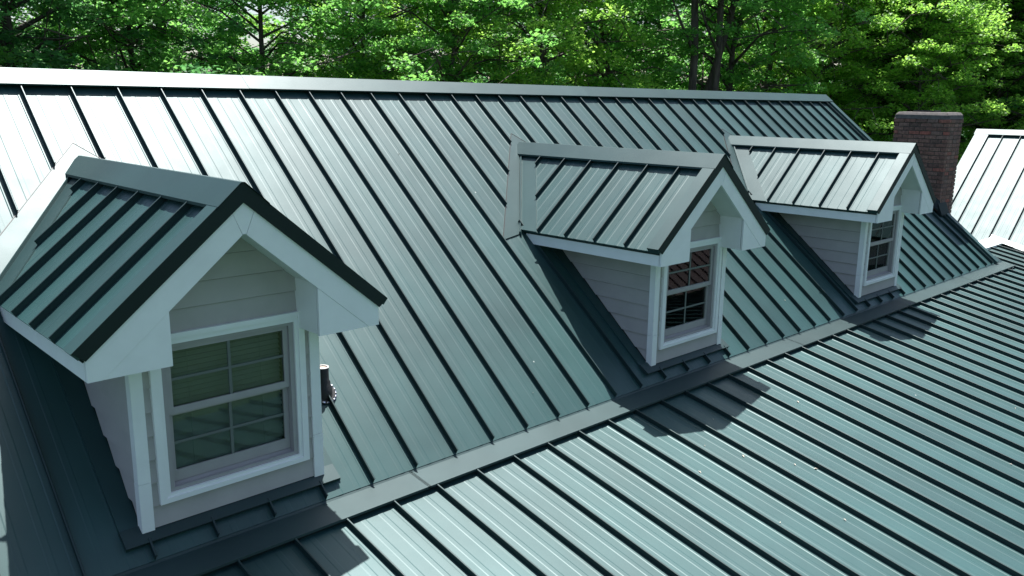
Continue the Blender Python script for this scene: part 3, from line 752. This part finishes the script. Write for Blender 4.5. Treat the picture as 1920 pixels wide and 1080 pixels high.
front = [  # px, D, variant, scale, rot, label
 (-150, 24, 2, 0.85, .3, 'dark evergreen-toned tree cut by the left edge of the picture, behind the ridge'),
 (60, 23, 2, .92, 4.1, 'shadowy deep green tree at the top left corner behind the ridge'),
 (270, 24, 0, 0.74, 1.1, 'broad mid green tree behind the ridge above the nearest dormer'),
 (500, 25, 0, 0.76, 4.0, 'bright leafed tree behind the ridge, right of the nearest dormer\'s peak'),
 (660, 27, 1, 0.8, 2.4, 'light green tree behind the ridge joint, between two darker crowns'),
 (830, 25, 0, 0.74, 5.3, 'rounded mid green tree behind the middle of the ridge'),
 (1010, 27, 1, 0.8, .9, 'pale sunlit tree behind the ridge above the middle dormer\'s back end'),
 (1170, 30, 3, 0.86, 2.6, 'leaning dark trunked tree behind the ridge above the middle dormer'),
 (1330, 30, 3, 0.9, 4.6, 'tree with twin bare trunks showing above the ridge left of its end'),
 (1480, 33, 1, 0.8, 3.3, 'yellow green tree above the right end of the main ridge'),
 (1640, 39, 0, 0.92, .2, 'full leafed tree behind the brick chimney'),
 (1790, 40, 1, 0.88, 1.8, 'bright yellow green tree rising between chimney and right wing'),
 (1600, 35, 1, .70, 2.9, 'low sunlit tree filling the gap left of the chimney'),
 (1715, 35, 1, .72, 5.9, 'low yellow green tree lit from above, just right of the chimney'),
 (1860, 38, 1, .76, 4.4, 'low bright tree over the back end of the wing ridge'),
 (1960, 40, 0, 0.95, 5.0, 'tall green tree at the right edge above the wing ridge')]
for px, D, vi, s_, r_, lb in front:
    x, y = at(px, D); tree('broadleaf_tree', vi, x, y, s_, r_, lb, 'trees close behind the house')
second = [(150, 36, 0), (330, 40, 2), (740, 37, 2), (930, 38, 2), (1100, 37, 0), (1250, 39, 2), (1400, 40, 0), (1560, 40, 0), (1720, 42, 1), (1880, 43, 1), (2040, 42, 2)]
where = ['behind the far left', 'behind the left third', 'left of the middle', 'behind the middle', 'right of the middle', 'behind the twin trunks', 'above the end of the ridge', 'left of the chimney', 'straight above the chimney', 'above the wing ridge', 'past the right edge']
for i, ((px, D, vi), wh) in enumerate(zip(second, where)):
    x, y = at(px, D); tree('broadleaf_tree', vi, x, y, .95, i * 1.7, f'shaded tree deep in the second row of the wood, {wh}', 'trees deeper in the wood')
x, y = at(80, 17.5); tree('sapling', 4, x, y, 1.17, .4, 'small bright sapling whose tip pokes over the ridge at the left', 'saplings over the ridge')
x, y = at(1450, 24); tree('sapling', 4, x, y, 1.2, 2.2, 'pale leafed small tree just over the right part of the ridge', 'saplings over the ridge')
x, y = at(455, 20); tree('sapling', 4, x, y, 1.12, 3.1, 'small light green tree just over the first joint of the ridge cap', 'saplings over the ridge')
# bare trunks that show between the crowns
def trunk_tree(px, D, r_, lean, lab):
    x, y = at(px, D); t = empty('bare_tree', (x, y, 0)); pts = [(lean[0] * i / 8 + .1 * math.sin(i * 1.7), lean[1] * i / 8, 13.0 * i / 8) for i in range(9)]
    g = G(); g.tube(pts, [r_ * (1 - .06 * i) for i in range(9)], 9)
    for k, (i, az, ln) in enumerate(((4, .6, 2.4), (5, 3.3, 2.0), (6, 1.8, 2.2), (6, 4.9, 1.8))):
        p = Vector(pts[i]); q = p + Vector((math.cos(az) * ln, math.sin(az) * ln, ln * .9)); g.tube([p, p.lerp(q, .5) + Vector((0, 0, -.1)), q], [r_ * .4, r_ * .25, r_ * .08], 5)
    g.obj('trunk', 'bark', t, smooth=True)
    V = leaf_cloud([(lean[0] + random.gauss(0, 1.5), lean[1] + random.gauss(0, 1.5), 10.5 + random.random() * 4) for _ in range(60)], [.7] * 60, [110] * 60, .16)
    o = bpy.data.objects.new('crown', leaf_mesh('crown', V, 'leafA')); col.objects.link(o); o.parent = t
    return tag(t, lab, 'tree', 'bare trunks in the wood')
trunk_tree(1283, 27, .17, (.1, .1), 'left of the two upright bare trunks above the ridge')
trunk_tree(1310, 27.5, .15, (.3, -.3), 'right of the two upright bare trunks above the ridge')
trunk_tree(1195, 28, .15, (2.6, -2.6), 'dark bare trunk leaning to the right above the middle dormer')
trunk_tree(1370, 33, .16, (1.4, -1.0), 'pale bare trunk leaning to the right, beside the twin trunks')
trunk_tree(1572, 37, .24, (.9, -.9), 'thick dark trunk above the right end of the ridge')
vx_, vy_ = at(1532, 34); vn = G()
for i in range(16):
    dx, dy = random.gauss(0, .28), random.gauss(0, .28); ztop = 11 + random.random(); zb = 7.4 + random.random() * 1.3
    vn.tube([(dx * (1 - .5 * k / 7) + .1 * math.sin(k + i), dy + .08 * math.cos(k * 1.3 + i), ztop + (zb - ztop) * k / 7) for k in range(8)], [.012] * 8, 3)
tag(vn.obj('hanging_vine', 'vine', None, (vx_, vy_, 0)), 'pale leafless vines hanging left of the thick dark trunk', 'vine')
# far wood as one mass
cs, rd, ct_ = [], [], []
for i in range(1500):
    px = random.uniform(560, 2300); D = random.uniform(48, 62); x, y = at(px, D); cs.append((x, y, random.uniform(0.5, 17))); rd.append(random.uniform(.9, 1.6)); ct_.append(60)
for i in range(420):
    px = random.uniform(-400, 600); D = random.uniform(52, 64); x, y = at(px, D); cs.append((x, y, random.uniform(0.5, 6.2))); rd.append(random.uniform(.9, 1.6)); ct_.append(60)
fo = bpy.data.objects.new('far_wood', leaf_mesh('far_wood', leaf_cloud(cs, rd, ct_, .34, .6), 'leafC')); col.objects.link(fo)
tag(fo, 'dark far wood filling the gaps behind the trees', 'wood', kind='stuff')
# shrubs in front of the wood, hiding trunks low down

# front garden, behind the viewer: what the dormer windows mirror
for (x, y, vi, s_, r_, lb) in ((-6, -27, 0, .9, .3, 'garden tree in front of the house, seen only mirrored in the nearest dormer window'), (4, -29, 2, .95, 2.2, 'dark garden tree facing the middle of the porch'),
        (12, -31, 0, .9, 4.1, 'garden tree left of the red roofed shed'), (27, -27, 2, 1, 5.2, 'garden tree right of the red roofed shed')):
    tree('garden_tree', vi, x, y, s_, r_, lb, 'garden trees in front of the house')
shed = empty('shed', (19.5, -13.0, 0))
G().box(-3.4, 3.4, -1.7, 1.7, 0, 1.85).obj('wall', 'siding', shed)
rf = G().prism([(-3.7, -2.2, 1.7), (-3.7, 0, 3.0), (-3.7, 2.2, 1.7), (-3.7, 0, 2.9)], [(3.7, -2.2, 1.7), (3.7, 0, 3.0), (3.7, 2.2, 1.7), (3.7, 0, 2.9)]).obj('roof', 'red', shed)
for i in range(19):
    x = -3.6 + i * .4
    for sg in (-1, 1):
        g = G().hexa([(x - .03, sg * 2.2, 1.702), (x + .03, sg * 2.2, 1.702), (x + .03, 0, 3.0), (x - .03, 0, 3.0), (x - .02, sg * 2.2, 1.75), (x + .02, sg * 2.2, 1.75), (x + .02, 0, 3.05), (x - .02, 0, 3.05)])
        g.obj('roof_rib', 'red', rf)
tag(shed, 'low shed with a ribbed red metal roof, mirrored in the middle dormer window', 'shed')

# dead leaves and seed scraps lying on the metal
vl = []
for i in range(46):
    if i < 30: px_, u_, pl = random.uniform(-.5, 13), random.uniform(.15, 3.2), porch
    else: px_, u_, pl = random.uniform(1.6, 13), random.uniform(.4, 4.4), main
    c = pl(px_, u_, -HS + .006); a = random.uniform(0, 6.28); z_ = random.uniform(.008, .022)
    if pl is main and any(abs(px_ - xc) < 1.4 for xc in XC): continue
    d1 = pl.ex * math.cos(a) + pl.eu * math.sin(a); d2 = pl.ex * -math.sin(a) + pl.eu * math.cos(a)
    vl += [c - d1 * z_, c + d2 * z_ * .45 + pl.en * .006, c + d1 * z_, c - d2 * z_ * .45 + pl.en * .006]
lt = leaf_mesh('leaf_litter', np.array([tuple(v) for v in vl]), 'litter'); lo_ = bpy.data.objects.new('leaf_litter', lt); col.objects.link(lo_)
tag(lo_, 'pale scraps of dead leaf scattered over the metal roofs', 'litter', kind='stuff')
